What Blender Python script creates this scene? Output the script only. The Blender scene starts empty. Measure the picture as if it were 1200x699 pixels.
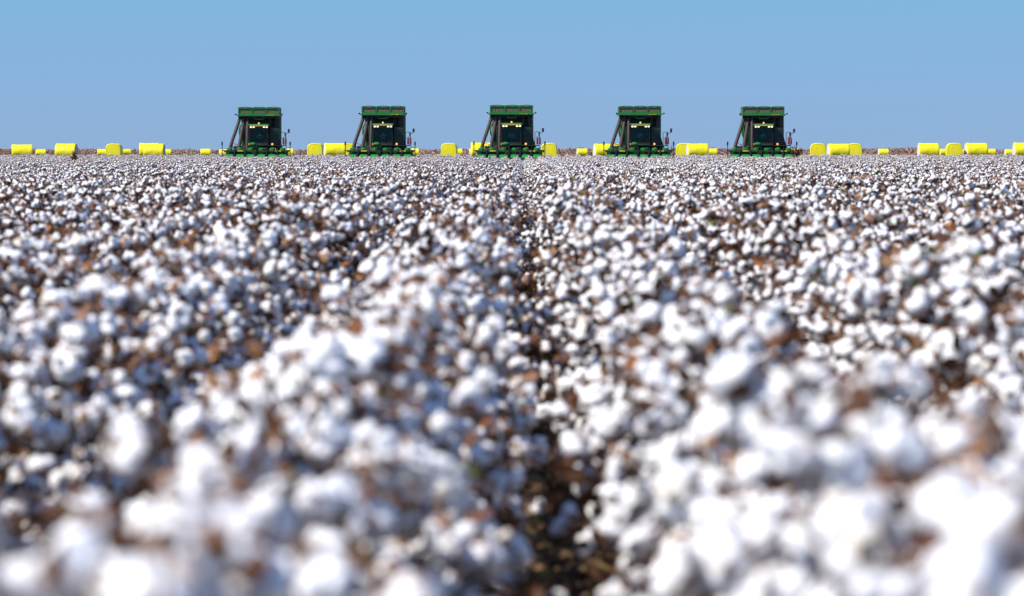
import bpy, bmesh, math, random
import numpy as np
from mathutils import Vector, Matrix, Euler, noise

random.seed(7); rng = np.random.default_rng(7)
sc = bpy.context.scene
C = sc.collection
R = math.radians
PI = math.pi

# ------------------------------------------------------------------ camera, sky, sun, exposure
F = 6000.0            # focal length in pixels of the 1200 px wide photograph
HZ = 177.5            # the row of the photograph on which the horizon lies
VX = 612.0            # the column where the crop rows vanish
EYE = 1.50
cam_d = bpy.data.cameras.new('camera'); cam = bpy.data.objects.new('camera', cam_d); C.objects.link(cam)
cam_d.sensor_width = 36.0; cam_d.lens = 36.0 * F / 1200.0
cam.location = (0, 0, EYE)
cam.rotation_euler = (R(90) - math.atan((349.5 - HZ) / F), 0, math.atan((VX - 600) / F))
cam_d.clip_start = 0.1; cam_d.clip_end = 20000
cam_d.dof.use_dof = True; cam_d.dof.focus_distance = 330.0; cam_d.dof.aperture_fstop = 6.0
cam_d.dof.aperture_blades = 0
sc.camera = cam

SUN_EL, SUN_AZ = R(47), R(-119)      # azimuth measured from +Y (view direction) clockwise: the sun stands to the left
w = bpy.data.worlds.new('World'); sc.world = w; w.use_nodes = True
nt = w.node_tree; bgn = nt.nodes['Background']
sky = nt.nodes.new('ShaderNodeTexSky'); sky.sky_type = 'NISHITA'; sky.sun_disc = False
sky.sun_elevation = SUN_EL; sky.sun_rotation = SUN_AZ
sky.air_density = 1.3; sky.dust_density = 0.25; sky.ozone_density = 2.5
tc = nt.nodes.new('ShaderNodeTexCoord'); sep = nt.nodes.new('ShaderNodeSeparateXYZ'); comb = nt.nodes.new('ShaderNodeCombineXYZ')
nt.links.new(tc.outputs['Generated'], sep.inputs[0])
# clear dry air: the blue comes right down to the horizon
mr = nt.nodes.new('ShaderNodeMapRange'); mr.inputs['From Min'].default_value = 0.0; mr.inputs['From Max'].default_value = 0.035
mr.inputs['To Min'].default_value = 0.31; mr.inputs['To Max'].default_value = 0.34
mx = nt.nodes.new('ShaderNodeMath'); mx.operation = 'MAXIMUM'
nt.links.new(sep.outputs['Z'], mr.inputs['Value']); nt.links.new(mr.outputs[0], mx.inputs[0]); nt.links.new(sep.outputs['Z'], mx.inputs[1])
nt.links.new(sep.outputs['X'], comb.inputs[0]); nt.links.new(sep.outputs['Y'], comb.inputs[1]); nt.links.new(mx.outputs[0], comb.inputs[2])
nt.links.new(comb.outputs[0], sky.inputs['Vector'])
# faint violet tint low down, clean cyan just above it, deep blue overhead
tint = nt.nodes.new('ShaderNodeValToRGB'); te = tint.color_ramp.elements
te[0].position = 0.0; te[0].color = (0.74, 0.715, 0.73, 1)
te[1].position = 0.035; te[1].color = (0.60, 0.82, 0.81, 1)
for p_, c_ in ((0.012, (0.70, 0.755, 0.775, 1)), (0.10, (0.48, 0.64, 0.76, 1)), (0.35, (0.42, 0.58, 0.84, 1))):
    x_ = te.new(p_); x_.color = c_
mul = nt.nodes.new('ShaderNodeVectorMath'); mul.operation = 'MULTIPLY'
nt.links.new(sep.outputs['Z'], tint.inputs[0]); nt.links.new(sky.outputs[0], mul.inputs[0]); nt.links.new(tint.outputs[0], mul.inputs[1])
nt.links.new(mul.outputs[0], bgn.inputs['Color'])
bgn.inputs['Strength'].default_value = 0.165

sun_d = bpy.data.lights.new('sun', 'SUN'); sun = bpy.data.objects.new('sun', sun_d); C.objects.link(sun)
sun_d.energy = 5.0; sun_d.angle = R(0.53); sun_d.color = (1.0, 0.94, 0.86)
sdir = Vector((math.sin(SUN_AZ) * math.cos(SUN_EL), math.cos(SUN_AZ) * math.cos(SUN_EL), math.sin(SUN_EL)))
sun.rotation_euler = sdir.to_track_quat('Z', 'Y').to_euler()

vs = sc.view_settings
vs.view_transform = 'Standard'; vs.look = 'None'; vs.gamma = 1; vs.use_curve_mapping = False
vs.exposure = 0.28
sc.cycles.use_denoising = True
sc.cycles.max_bounces = 5; sc.cycles.diffuse_bounces = 3; sc.cycles.glossy_bounces = 2
sc.cycles.transmission_bounces = 4; sc.cycles.transparent_max_bounces = 6
sc.cycles.caustics_reflective = False; sc.cycles.caustics_refractive = False

# ------------------------------------------------------------------ materials
def new_mat(name):
    m = bpy.data.materials.new(name); m.use_nodes = True
    return m, m.node_tree, m.node_tree.nodes['Principled BSDF']
def mat(name, col, rough=0.6, metal=0.0, emit=None, es=0, grime=0.0, scale=3.0, coat=0.0):
    m, t, b = new_mat(name)
    b.inputs['Roughness'].default_value = rough; b.inputs['Metallic'].default_value = metal
    b.inputs['Coat Weight'].default_value = coat
    n = t.nodes.new('ShaderNodeTexNoise'); n.inputs['Scale'].default_value = scale; n.inputs['Detail'].default_value = 6
    g = t.nodes.new('ShaderNodeTexCoord'); t.links.new(g.outputs['Object'], n.inputs['Vector'])
    rp = t.nodes.new('ShaderNodeValToRGB')
    rp.color_ramp.elements[0].position = 0.38; rp.color_ramp.elements[1].position = 0.72
    rp.color_ramp.elements[0].color = (*col, 1)
    d = (0.16, 0.12, 0.08)                                   # field dust
    rp.color_ramp.elements[1].color = (*[c * (1 - grime) + dd * grime for c, dd in zip(col, d)], 1)
    t.links.new(n.outputs['Fac'], rp.inputs[0]); t.links.new(rp.outputs[0], b.inputs['Base Color'])
    if emit:
        b.inputs['Emission Color'].default_value = (*emit, 1); b.inputs['Emission Strength'].default_value = es
    return m
GREEN = mat('green_paint', (0.012, 0.20, 0.022), 0.38, grime=0.25, coat=0.3)
GREEN_D = mat('dark_shaded_green_paint', (0.003, 0.030, 0.012), 0.5, grime=0.10)  # dark green; on the body the shade under the basket is in the colour
GREEN_U = mat('sunlit_row_unit_green', (0.008, 0.25, 0.022), 0.34, grime=0.18, coat=0.3)  # brighter than the other green: sunlight on the row units put into colour
GREEN_B = mat('basket_green_paint', (0.008, 0.17, 0.024), 0.45, grime=0.3, scale=5)
DULL_Y = mat('dusty_yellow_paint', (0.36, 0.27, 0.03), 0.5, grime=0.4)
YELLOW = mat('yellow_paint', (0.78, 0.56, 0.02), 0.4, grime=0.2)
BLACK = mat('black_steel', (0.008, 0.008, 0.009), 0.5, grime=0.08)
RUBBER = mat('rubber', (0.022, 0.020, 0.019), 0.85, grime=0.5)
HOSE = mat('dusty_duct_plastic', (0.048, 0.028, 0.022), 0.7, grime=0.15, scale=6)
STEEL = mat('steel', (0.30, 0.29, 0.28), 0.4, 0.6, grime=0.3)
MESH_B = mat('lint_dusted_screen', (0.26, 0.15, 0.10), 0.9, grime=0.4, scale=9)
RED = mat('red_paint', (0.16, 0.012, 0.014), 0.4)
CLOTH = mat('teal_cloth', (0.04, 0.55, 0.46), 0.9)
JEANS = mat('dark_trousers', (0.03, 0.04, 0.07), 0.9)
SKIN = mat('skin', (0.42, 0.24, 0.16), 0.6)
HAIR = mat('dark_hair', (0.02, 0.014, 0.01), 0.8)
SEAT = mat('seat_cloth', (0.04, 0.04, 0.04), 0.9)
LAMP = mat('lit_work_lamp', (0.8, 0.7, 0.5), 0.4, emit=(1.0, 0.70, 0.38), es=1.0)
LAMP_A = mat('lit_amber_lamp', (0.8, 0.4, 0.1), 0.4, emit=(1.0, 0.42, 0.10), es=0.7)
LENS_R = mat('red_lens', (0.5, 0.03, 0.03), 0.3)
MIRROR = mat('mirror_glass', (0.5, 0.5, 0.5), 0.05, 1.0)
def glass():
    m, t, b = new_mat('tinted_cab_glass')
    out = t.nodes['Material Output']
    tr = t.nodes.new('ShaderNodeBsdfTransparent'); tr.inputs[0].default_value = (0.66, 0.80, 0.78, 1)
    gl = t.nodes.new('ShaderNodeBsdfGlossy'); gl.inputs['Roughness'].default_value = 0.06; gl.inputs['Color'].default_value = (.25, .4, .4, 1)
    fr = t.nodes.new('ShaderNodeFresnel'); fr.inputs['IOR'].default_value = 1.45
    mixn = t.nodes.new('ShaderNodeMixShader')
    t.links.new(fr.outputs[0], mixn.inputs[0]); t.links.new(tr.outputs[0], mixn.inputs[1]); t.links.new(gl.outputs[0], mixn.inputs[2])
    t.links.new(mixn.outputs[0], out.inputs['Surface'])
    return m
GLASS = glass()

def island_mat(name, stops, rough=0.9, sheen=0.0, nscale=0, bump=0.0, bscale=300):
    """colour picked per leaf / boll / clod by the random-per-island value"""
    m, t, b = new_mat(name)
    g = t.nodes.new('ShaderNodeNewGeometry'); oi = t.nodes.new('ShaderNodeObjectInfo')
    add = t.nodes.new('ShaderNodeMath'); add.operation = 'ADD'
    fr = t.nodes.new('ShaderNodeMath'); fr.operation = 'FRACT'
    t.links.new(g.outputs['Random Per Island'], add.inputs[0]); t.links.new(oi.outputs['Random'], add.inputs[1])
    t.links.new(add.outputs[0], fr.inputs[0])
    rp = t.nodes.new('ShaderNodeValToRGB'); e = rp.color_ramp.elements
    while len(e) > 1: e.remove(e[-1])
    e[0].position = stops[0][0]; e[0].color = (*stops[0][1], 1)
    for p, c in stops[1:]:
        x = e.new(p); x.color = (*c, 1)
    t.links.new(fr.outputs[0], rp.inputs[0]); t.links.new(rp.outputs[0], b.inputs['Base Color'])
    b.inputs['Roughness'].default_value = rough; b.inputs['Specular IOR Level'].default_value = 0.15
    b.inputs['Sheen Weight'].default_value = sheen
    if bump:
        n = t.nodes.new('ShaderNodeTexNoise'); n.inputs['Scale'].default_value = bscale; n.inputs['Detail'].default_value = 3
        tcn = t.nodes.new('ShaderNodeTexCoord'); t.links.new(tcn.outputs['Object'], n.inputs['Vector'])
        bp = t.nodes.new('ShaderNodeBump'); bp.inputs['Strength'].default_value = bump; bp.inputs['Distance'].default_value = 0.004
        t.links.new(n.outputs['Fac'], bp.inputs['Height']); t.links.new(bp.outputs[0], b.inputs['Normal'])
    return m
LINT = island_mat('cotton_lint', [(0, (0.84, 0.82, 0.80)), (0.7, (0.87, 0.86, 0.85)), (0.93, (0.84, 0.81, 0.76)), (1.0, (0.76, 0.68, 0.56))], 1.0, sheen=0.15, bump=0.35, bscale=180)
BUR = island_mat('dry_bur', [(0, (0.075, 0.034, 0.018)), (0.5, (0.14, 0.066, 0.034)), (1.0, (0.30, 0.16, 0.085))], 0.8)
STEM = island_mat('brown_stem', [(0, (0.065, 0.028, 0.018)), (0.6, (0.11, 0.050, 0.030)), (1.0, (0.17, 0.09, 0.055))], 0.8)
LEAF = island_mat('dried_leaf', [(0, (0.075, 0.030, 0.016)), (0.5, (0.15, 0.058, 0.024)), (0.75, (0.30, 0.115, 0.04)), (0.93, (0.40, 0.19, 0.07)), (0.94, (0.12, 0.13, 0.02)), (1.0, (0.16, 0.17, 0.03))], 0.8)
SOIL_C = island_mat('soil_clod', [(0, (0.045, 0.027, 0.015)), (0.6, (0.10, 0.06, 0.032)), (0.9, (0.22, 0.135, 0.065)), (0.97, (0.34, 0.25, 0.09)), (1.0, (0.16, 0.17, 0.03))], 0.95)
SCRUB = island_mat('dry_scrub', [(0, (0.30, 0.175, 0.13)), (0.6, (0.38, 0.235, 0.17)), (1.0, (0.46, 0.32, 0.23))], 0.95)
def soil():
    m, t, b = new_mat('field_soil')
    tcn = t.nodes.new('ShaderNodeTexCoord')
    n = t.nodes.new('ShaderNodeTexNoise'); n.inputs['Scale'].default_value = 9; n.inputs['Detail'].default_value = 9
    t.links.new(tcn.outputs['Object'], n.inputs['Vector'])
    rp = t.nodes.new('ShaderNodeValToRGB'); e = rp.color_ramp.elements
    e[0].position = 0.3; e[0].color = (0.045, 0.027, 0.016, 1); e[1].position = 0.72; e[1].color = (0.14, 0.085, 0.048, 1)
    t.links.new(n.outputs['Fac'], rp.inputs[0]); t.links.new(rp.outputs[0], b.inputs['Base Color'])
    b.inputs['Roughness'].default_value = 0.95
    bp = t.nodes.new('ShaderNodeBump'); bp.inputs['Distance'].default_value = 0.05; bp.inputs['Strength'].default_value = 0.8
    t.links.new(n.outputs['Fac'], bp.inputs['Height']); t.links.new(bp.outputs[0], b.inputs['Normal'])
    return m
SOIL = soil()
def wrap_mat():
    m, t, b = new_mat('yellow_bale_wrap')
    tcn = t.nodes.new('ShaderNodeTexCoord')
    mp = t.nodes.new('ShaderNodeMapping'); mp.inputs['Scale'].default_value = (9, 1.2, 1.2)
    n = t.nodes.new('ShaderNodeTexNoise'); n.inputs['Scale'].default_value = 1.5; n.inputs['Detail'].default_value = 5
    t.links.new(tcn.outputs['Object'], mp.inputs[0]); t.links.new(mp.outputs[0], n.inputs['Vector'])
    rp = t.nodes.new('ShaderNodeValToRGB'); e = rp.color_ramp.elements
    e[0].position = 0.3; e[0].color = (0.80, 0.66, 0.006, 1); e[1].position = 0.7; e[1].color = (0.90, 0.81, 0.012, 1)
    t.links.new(n.outputs['Fac'], rp.inputs[0]); t.links.new(rp.outputs[0], b.inputs['Base Color'])
    b.inputs['Roughness'].default_value = 0.35
    bp = t.nodes.new('ShaderNodeBump'); bp.inputs['Distance'].default_value = 0.04; bp.inputs['Strength'].default_value = 0.5
    t.links.new(n.outputs['Fac'], bp.inputs['Height']); t.links.new(bp.outputs[0], b.inputs['Normal'])
    return m
WRAP = wrap_mat()
BALE_END = mat('packed_cotton', (0.72, 0.68, 0.62), 1.0, grime=0.3, scale=5)

# ------------------------------------------------------------------ helpers
def tag(o, label=None, cat=None, group=None, kind=None):
    if label: o['label'] = label
    if cat: o['category'] = cat
    if group: o['group'] = group
    if kind: o['kind'] = kind
    return o
def obj(name, me, parent=None, m=None):
    if m is not None and len(me.materials) == 0: me.materials.append(m)
    o = bpy.data.objects.new(name, me); C.objects.link(o)
    if parent: o.parent = parent
    return o
def empty(name, loc, rz=0):
    o = bpy.data.objects.new(name, None); C.objects.link(o); o.location = loc; o.rotation_euler = (0, 0, rz)
    o.empty_display_size = 0.2
    return o
def copy_tree(o, parent=None):
    c = o.copy(); C.objects.link(c)
    if parent: c.parent = parent
    for ch in list(o.children): copy_tree(ch, c)
    return c

class MB:
    """collects boxes, tubes and lathes and links them as one mesh object"""
    def __init__(s): s.bm = bmesh.new()
    def box(s, x0, x1, y0, y1, z0, z1, bev=0.0):
        r = bmesh.ops.create_cube(s.bm, size=1)
        for v in r['verts']:
            v.co = Vector(((x0 + x1) / 2 + v.co.x * (x1 - x0), (y0 + y1) / 2 + v.co.y * (y1 - y0), (z0 + z1) / 2 + v.co.z * (z1 - z0)))
        if bev:
            es = list({e for v in r['verts'] for e in v.link_edges})
            bmesh.ops.bevel(s.bm, geom=es, offset=bev, segments=3, affect='EDGES', profile=0.6)
        return s
    def tube(s, pts, rad, n=10, cap=True):
        pts = [Vector(p) for p in pts]; rad = rad if isinstance(rad, (list, tuple)) else [rad] * len(pts)
        rings = []
        for i, p in enumerate(pts):
            d = (pts[min(i + 1, len(pts) - 1)] - pts[max(i - 1, 0)]).normalized()
            a = d.orthogonal().normalized() if i == 0 else (pa - d * pa.dot(d)).normalized()
            pa = a; b = d.cross(a)
            rings.append([s.bm.verts.new(p + (a * math.cos(2 * PI * k / n) + b * math.sin(2 * PI * k / n)) * rad[i]) for k in range(n)])
        for r0, r1 in zip(rings, rings[1:]):
            for k in range(n): s.bm.faces.new((r0[k], r0[(k + 1) % n], r1[(k + 1) % n], r1[k]))
        if cap: s.bm.faces.new(rings[0][::-1]); s.bm.faces.new(rings[-1])
        return s
    def lathe(s, prof, axis='X', c=(0, 0, 0), n=24, sx=1, sy=1):
        """prof: (position along the axis, radius)"""
        rings = []
        for t, r in prof:
            ring = []
            for k in range(n):
                a = 2 * PI * k / n; u, v = math.cos(a) * r * sx, math.sin(a) * r * sy
                p = {'X': (t, u, v), 'Y': (u, t, v), 'Z': (u, v, t)}[axis]
                ring.append(s.bm.verts.new(Vector(c) + Vector(p)))
            rings.append(ring)
        for r0, r1 in zip(rings, rings[1:]):
            for k in range(n): s.bm.faces.new((r0[k], r0[(k + 1) % n], r1[(k + 1) % n], r1[k]))
        s.bm.faces.new(rings[0][::-1]); s.bm.faces.new(rings[-1])
        return s
    def hexa(s, lo, hi):
        """prism between two lists of four points"""
        a = [s.bm.verts.new(p) for p in lo]; b = [s.bm.verts.new(p) for p in hi]
        s.bm.faces.new(a[::-1]); s.bm.faces.new(b)
        for k in range(4): s.bm.faces.new((a[k], a[(k + 1) % 4], b[(k + 1) % 4], b[k]))
        return s
    def build(s, name, m, parent=None, smooth=True):
        bmesh.ops.recalc_face_normals(s.bm, faces=s.bm.faces)
        me = bpy.data.meshes.new(name); s.bm.to_mesh(me); s.bm.free()
        if smooth: me.shade_smooth(); me.set_sharp_from_angle(angle=R(35))
        return obj(name, me, parent, m)

def ground_z(y):
    def ss(a, b, t):
        t = min(1, max(0, (t - a) / (b - a))); return t * t * (3 - 2 * t)
    return 0.45 * ss(470, 605, y) - 0.38 * ss(700, 1000, y)
def px(x, d): return (x - VX) / F * d          # world x of a column of the photograph at depth d

# ------------------------------------------------------------------ ground
bm = bmesh.new()
ys = [-60, 0, 100, 200, 300, 400] + list(range(440, 1041, 20)) + [1200, 1400, 2000, 3000, 5000, 9000, 15000]
xs = [-6000, -1500, -400, -100, 0, 100, 400, 1500, 6000]
gv = [[bm.verts.new((x, y, ground_z(y))) for x in xs] for y in ys]
for j in range(len(ys) - 1):
    for i in range(len(xs) - 1): bm.faces.new((gv[j][i], gv[j][i + 1], gv[j + 1][i + 1], gv[j + 1][i]))
me = bpy.data.meshes.new('ground'); bm.to_mesh(me); bm.free()
tag(obj('ground', me, None, SOIL), kind='structure')

# ------------------------------------------------------------------ cotton: bolls
def lint_mesh(name, sub, seed):
    """an open boll: four or five fluffy locks spilling out of the bur, some hanging lower than others"""
    rr = random.Random(seed); b = bmesh.new(); nl = rr.choice([4, 5, 5]); ph = rr.random() * 6
    for k in range(nl):
        a = ph + 2 * PI * k / nl + rr.uniform(-.25, .25); tilt = rr.uniform(.42, .85)
        L = rr.uniform(.62, .95); wd = rr.uniform(.40, .56)
        ax = Vector((math.cos(a) * math.sin(tilt), math.sin(a) * math.sin(tilt), math.cos(tilt)))
        q = ax.to_track_quat('Z', 'Y').to_matrix(); off = Vector((rr.random() * 50, k * 9, seed))
        g = bmesh.ops.create_icosphere(b, subdivisions=sub, radius=1)
        for v in g['verts']:
            p = v.co.copy()
            r_ = 1 + .34 * noise.noise(p * 1.6 + off) + (.20 * noise.noise(p * 3.8 + off) if sub > 1 else 0) + (.10 * noise.noise(p * 9 + off) if sub > 2 else 0)
            w_ = wd * (0.72 + 0.38 * (p.z * .5 + .5))
            o_ = Vector((p.x * w_, p.y * w_, p.z * L * .72)) * r_
            v.co = (q @ (o_ + Vector((0, 0, L * .62)))) * 0.0435
    m_ = bpy.data.meshes.new(name); b.to_mesh(m_); b.free(); m_.shade_smooth()
    return m_
def far_lint_mesh(name, seed):
    rr = random.Random(seed); b = bmesh.new(); bmesh.ops.create_icosphere(b, subdivisions=1, radius=1)
    off = Vector((seed, 3, 5))
    for v in b.verts:
        p = v.co * (1 + .5 * noise.noise(v.co * 1.6 + off)); v.co = Vector((p.x, p.y, p.z * .9 + .6)) * 0.033
    m_ = bpy.data.meshes.new(name); b.to_mesh(m_); b.free(); m_.shade_smooth()
    return m_
def bur_mesh(name, seed):
    rr = random.Random(seed); b = bmesh.new(); n = 5
    c = b.verts.new((0, 0, -0.012))
    for k in range(n):
        a = 2 * PI * k / n + rr.uniform(-.15, .15); L = rr.uniform(0.85, 1.2)
        def P(r, z, da): return b.verts.new((math.cos(a + da) * r * L, math.sin(a + da) * r * L, z))
        a0, a1 = P(0.020, 0.004, -0.55), P(0.020, 0.004, 0.55)
        b0, b1 = P(0.038, 0.018, -0.42), P(0.038, 0.018, 0.42)
        t = P(0.053, 0.016 + rr.uniform(-.012, .012), 0); mid = P(0.034, 0.010, 0)
        b.faces.new((c, a0, mid)); b.faces.new((c, mid, a1)); b.faces.new((a0, b0, mid)); b.faces.new((a1, mid, b1))
        b.faces.new((b0, t, mid)); b.faces.new((b1, mid, t))
    m_ = bpy.data.meshes.new(name); b.to_mesh(m_); b.free()
    return m_
NB = 7
lint_hi = [lint_mesh('boll_lint', 3, 10 + k) for k in range(NB)]
lint_md = [lint_mesh('boll_lint_mid', 2, 10 + k) for k in range(NB)]
lint_lo = [lint_mesh('boll_lint_far', 1, 10 + k) for k in range(NB)]
burs = [bur_mesh('bur', 30 + k) for k in range(NB)]
for m_ in lint_hi + lint_md + lint_lo: m_.materials.append(LINT)
for m_ in burs: m_.materials.append(BUR)

def arr(m_):
    v = np.array([t.co[:] for t in m_.vertices]); f = [tuple(p.vertices) for p in m_.polygons]
    return v, f
class Merge:
    def __init__(s): s.v = []; s.f = []; s.mi = []; s.n = 0
    def add(s, v, f, mi, M=None):
        v = np.asarray(v, float)
        if M is not None:
            M = np.array(M); v = v @ M[:3, :3].T + M[:3, 3]
        s.v.append(v); s.f += [tuple(i + s.n for i in q) for q in f]; s.mi += [mi] * len(f); s.n += len(v)
    def mesh(s, name, mats, smooth=True):
        m_ = bpy.data.meshes.new(name); m_.from_pydata(np.concatenate(s.v).tolist(), [], s.f)
        for t in mats: m_.materials.append(t)
        m_.polygons.foreach_set('material_index', s.mi)
        if smooth: m_.shade_smooth()
        m_.update(); return m_

def tube_arr(pts, rads, n):
    V, Fc = [], []
    pa = None
    for i, p in enumerate(pts):
        d = (pts[min(i + 1, len(pts) - 1)] - pts[max(i - 1, 0)]).normalized()
        a = d.orthogonal().normalized() if pa is None else (pa - d * pa.dot(d)).normalized()
        pa = a; b = d.cross(a)
        for k in range(n): V.append((p + (a * math.cos(2 * PI * k / n) + b * math.sin(2 * PI * k / n)) * rads[i])[:])
    for i in range(len(pts) - 1):
        for k in range(n):
            k2 = (k + 1) % n
            Fc.append((i * n + k, i * n + k2, (i + 1) * n + k2, (i + 1) * n + k))
    return V, Fc
def leaf_arr(rr, p, size):
    n = 6; V = [p[:]]; Fc = []
    q = Euler((rr.uniform(-1.2, 1.2), rr.uniform(-1.2, 1.2), rr.uniform(0, 6.28))).to_matrix()
    for k in range(n):
        a = 2 * PI * k / n; r = size * (1.0 if k % 2 else 0.55) * rr.uniform(0.7, 1.2)
        V.append((p + q @ Vector((math.cos(a) * r, math.sin(a) * r, rr.uniform(-.6, .6) * size * 0.7)))[:])
    for k in range(n): Fc.append((0, 1 + k, 1 + (k + 1) % n))
    return V, Fc

class Plant:
    """lay out one cotton plant: main stem, fruiting branches, open bolls, dried leaves"""
    def __init__(s, seed, nb=44, leafy=1.0, H=0.95):
        rr = random.Random(seed); s.tubes = []; s.leaves = []; s.bolls = []; s.empties = []
        lean = Vector((rr.uniform(-.07, .07), rr.uniform(-.07, .07), 0))
        def stem(t): return Vector((lean.x * t * t + 0.012 * math.sin(t * 9 + seed), lean.y * t * t + 0.012 * math.cos(t * 8 + seed), H * t))
        s.tubes.append(([stem(t / 8) for t in range(9)], [0.009 - 0.0007 * t for t in range(9)], 5))
        nbr = 14; ang = rr.random() * 6; cand = []
        for i in range(nbr):
            t = 0.20 + 0.78 * i / (nbr - 1); ang += 2.4 + rr.uniform(-.4, .4)
            L = (0.43 - 0.29 * max(0, (t - 0.35) / 0.65)) * rr.uniform(0.7, 1.15)
            up = rr.uniform(0.25, 0.75)
            p = stem(t); pts = [p]; d = Vector((math.cos(ang), math.sin(ang), up)).normalized()
            for k in range(1, 5):
                d2 = (d + Vector((rr.uniform(-.3, .3), rr.uniform(-.3, .3), rr.uniform(-.28, .12)))).normalized()
                p = p + d2 * L / 4; pts.append(p)
                if k >= 1:
                    out = (Vector((d2.x, d2.y, 0)) * rr.uniform(.4, 1.2) + Vector((rr.uniform(-.6, .6), rr.uniform(-.6, .6), rr.uniform(-.5, .8)))).normalized()
                    cand.append((p + out * 0.016, out, 0.55 + 0.45 * t + (0.25 if k >= 3 else 0)))
            s.tubes.append((pts, [0.0045, 0.004, 0.0034, 0.003, 0.0022], 4))
            for _ in range(int(rr.random() * 1.6 * leafy + rr.random() * leafy * 0.8)):
                q = pts[rr.randint(1, 4)] + Vector((rr.uniform(-.03, .03), rr.uniform(-.03, .03), rr.uniform(-.05, .02)))
                s.leaves.append((q, rr.uniform(0.018, 0.042), rr.randint(0, 99999)))
        for _ in range(5):
            p = stem(rr.uniform(.7, 1)); a = rr.random() * 6.28; t_ = p + Vector((math.cos(a) * .07, math.sin(a) * .07, rr.uniform(.08, .17)))
            s.tubes.append(([p, p.lerp(t_, .5) + Vector((.01, 0, .01)), t_], [.004, .0035, .002], 4)); s.leaves.append((t_, rr.uniform(.015, .03), rr.randint(0, 99999)))
        cand.append((stem(1.0), Vector((0.1, 0.1, 1)).normalized(), 2))
        cand.sort(key=lambda c: -c[2] * rr.uniform(0.4, 1.0))
        for p, out, _ in cand[:nb]:
            q = out.to_track_quat('Z', 'Y') @ Euler((0, 0, rr.random() * 6.28)).to_quaternion()
            sz = rr.choice([.8, .95, 1.05, 1.15, 1.3]) * rr.uniform(.92, 1.08)
            s.bolls.append((p, q, Vector((sz, sz, sz * rr.choice([1, 1, 1.12, 1.35]))), rr.randrange(NB)))
        for p, out, _ in cand[nb:nb + 8]:
            sz = rr.uniform(.8, 1.2); s.empties.append((p, out.to_track_quat('Z', 'Y'), Vector((sz, sz, sz * 1.6)), rr.randrange(NB)))
        for _ in range(int(6 * leafy)):
            q = Vector((rr.gauss(0, .12), rr.gauss(0, .12), H * rr.uniform(.3, .98)))
            s.leaves.append((q, rr.uniform(0.02, 0.045), rr.randint(0, 99999)))
    def stem_mesh(s):
        g = Merge()
        for p, r, n in s.tubes: g.add(*tube_arr(p, r, n), 0)
        return g.mesh('stem', [STEM])
    def leaf_mesh(s):
        g = Merge()
        for p, z, sd in s.leaves: g.add(*leaf_arr(random.Random(sd), p, z), 0)
        return g.mesh('dry_leaves', [LEAF], False)
    def add_to(s, g, lints, M=Matrix(), n=4):
        for p, r, k in s.tubes: g.add(*tube_arr(p, r, n), 0, M)
        for p, z, sd in s.leaves: g.add(*leaf_arr(random.Random(sd), p, z), 1, M)
        for p, q, sz, k in s.bolls:
            T = M @ Matrix.LocRotScale(p, q, sz)
            g.add(*lints[k], 2, T); g.add(*bur_arr[k], 3, T)
        for p, q, sz, k in s.empties: g.add(*bur_arr[k], 3, M @ Matrix.LocRotScale(p, q, sz))
bur_arr = [arr(m_) for m_ in burs]
md_arr = [arr(m_) for m_ in lint_md]; lo_arr = [arr(m_) for m_ in lint_lo]
tiny = [far_lint_mesh('boll_lint_tiny', 10 + k) for k in range(NB)]; tiny_arr = [arr(m_) for m_ in tiny]
NP = 9
LEAFY = [0.7, 1.0, 0.5, 3.6, 0.8, 1.2, 0.6, 1.0, 4.6]
NBOLL = [46, 42, 50, 28, 44, 40, 48, 46, 20]
protos = [Plant(100 + k, int(NBOLL[k] * .98), LEAFY[k] * 1.2, 0.92 + 0.03 * (k % 4)) for k in range(NP)]
PM = [STEM, LEAF, LINT, BUR]

# source meshes for the mass of the field (a library that is not part of the scene itself)
lib_near = bpy.data.collections.new('cotton_sources'); lib_far = bpy.data.collections.new('cotton_sources_far')
for k, p in enumerate(protos):
    g = Merge(); p.add_to(g, lo_arr)
    o = bpy.data.objects.new('cotton_source', g.mesh('cotton_source', PM)); lib_near.objects.link(o)
for k in range(7):                                  # one metre of row
    g = Merge(); rr = random.Random(900 + k)
    for j in range(4):
        p = protos[rr.randrange(NP)]
        M = Matrix.LocRotScale(Vector((rr.gauss(0, .04), -0.5 + 0.25 * (j + .5) + rr.uniform(-.05, .05), rr.uniform(-.03, .0))), Euler((0, 0, rr.random() * 6.28)), Vector((1, 1, 1)) * rr.uniform(.9, 1.12))
        p.add_to(g, tiny_arr, M, 3)
    o = bpy.data.objects.new('cotton_source_far', g.mesh('cotton_source_far', PM)); lib_far.objects.link(o)

# ------------------------------------------------------------------ cotton: where every plant stands
ROW = 1.02; FURROW = 0.065; STEP = 0.27
def height_field(x, y): return 0.97 + 0.08 * max(0, min(1, (11 - y) / 5)) - 0.13 * min(1, max(0, (y - 30) / 170)) + 0.13 * noise.noise(Vector((x * 0.8, y * 0.16, 3))) + 0.05 * noise.noise(Vector((x * 2, y * 0.9, 7)))
PICK_Y = 461
near_pts, far_pts = [], []
LIM = 150.0; END = 532.0
for r in range(-75, 76):
    x0 = FURROW + (r + 0.5) * ROW
    y = 1.2 + random.random() * .2
    while y < LIM:
        if abs(x0) < 0.104 * y + 2.6:
            near_pts.append((x0 + (-.012 if r == 0 else .012 if r == -1 else 0) * (y < 25) + random.gauss(0, .05 if y < 24 else .11), y + random.uniform(-.08, .08), r))
        y += STEP * random.uniform(.75, 1.3)
    y = LIM + 0.5
    while y < END:
        if abs(x0) < 0.104 * y + 4: far_pts.append((x0 + random.gauss(0, .03), y))
        y += 1.0
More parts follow.
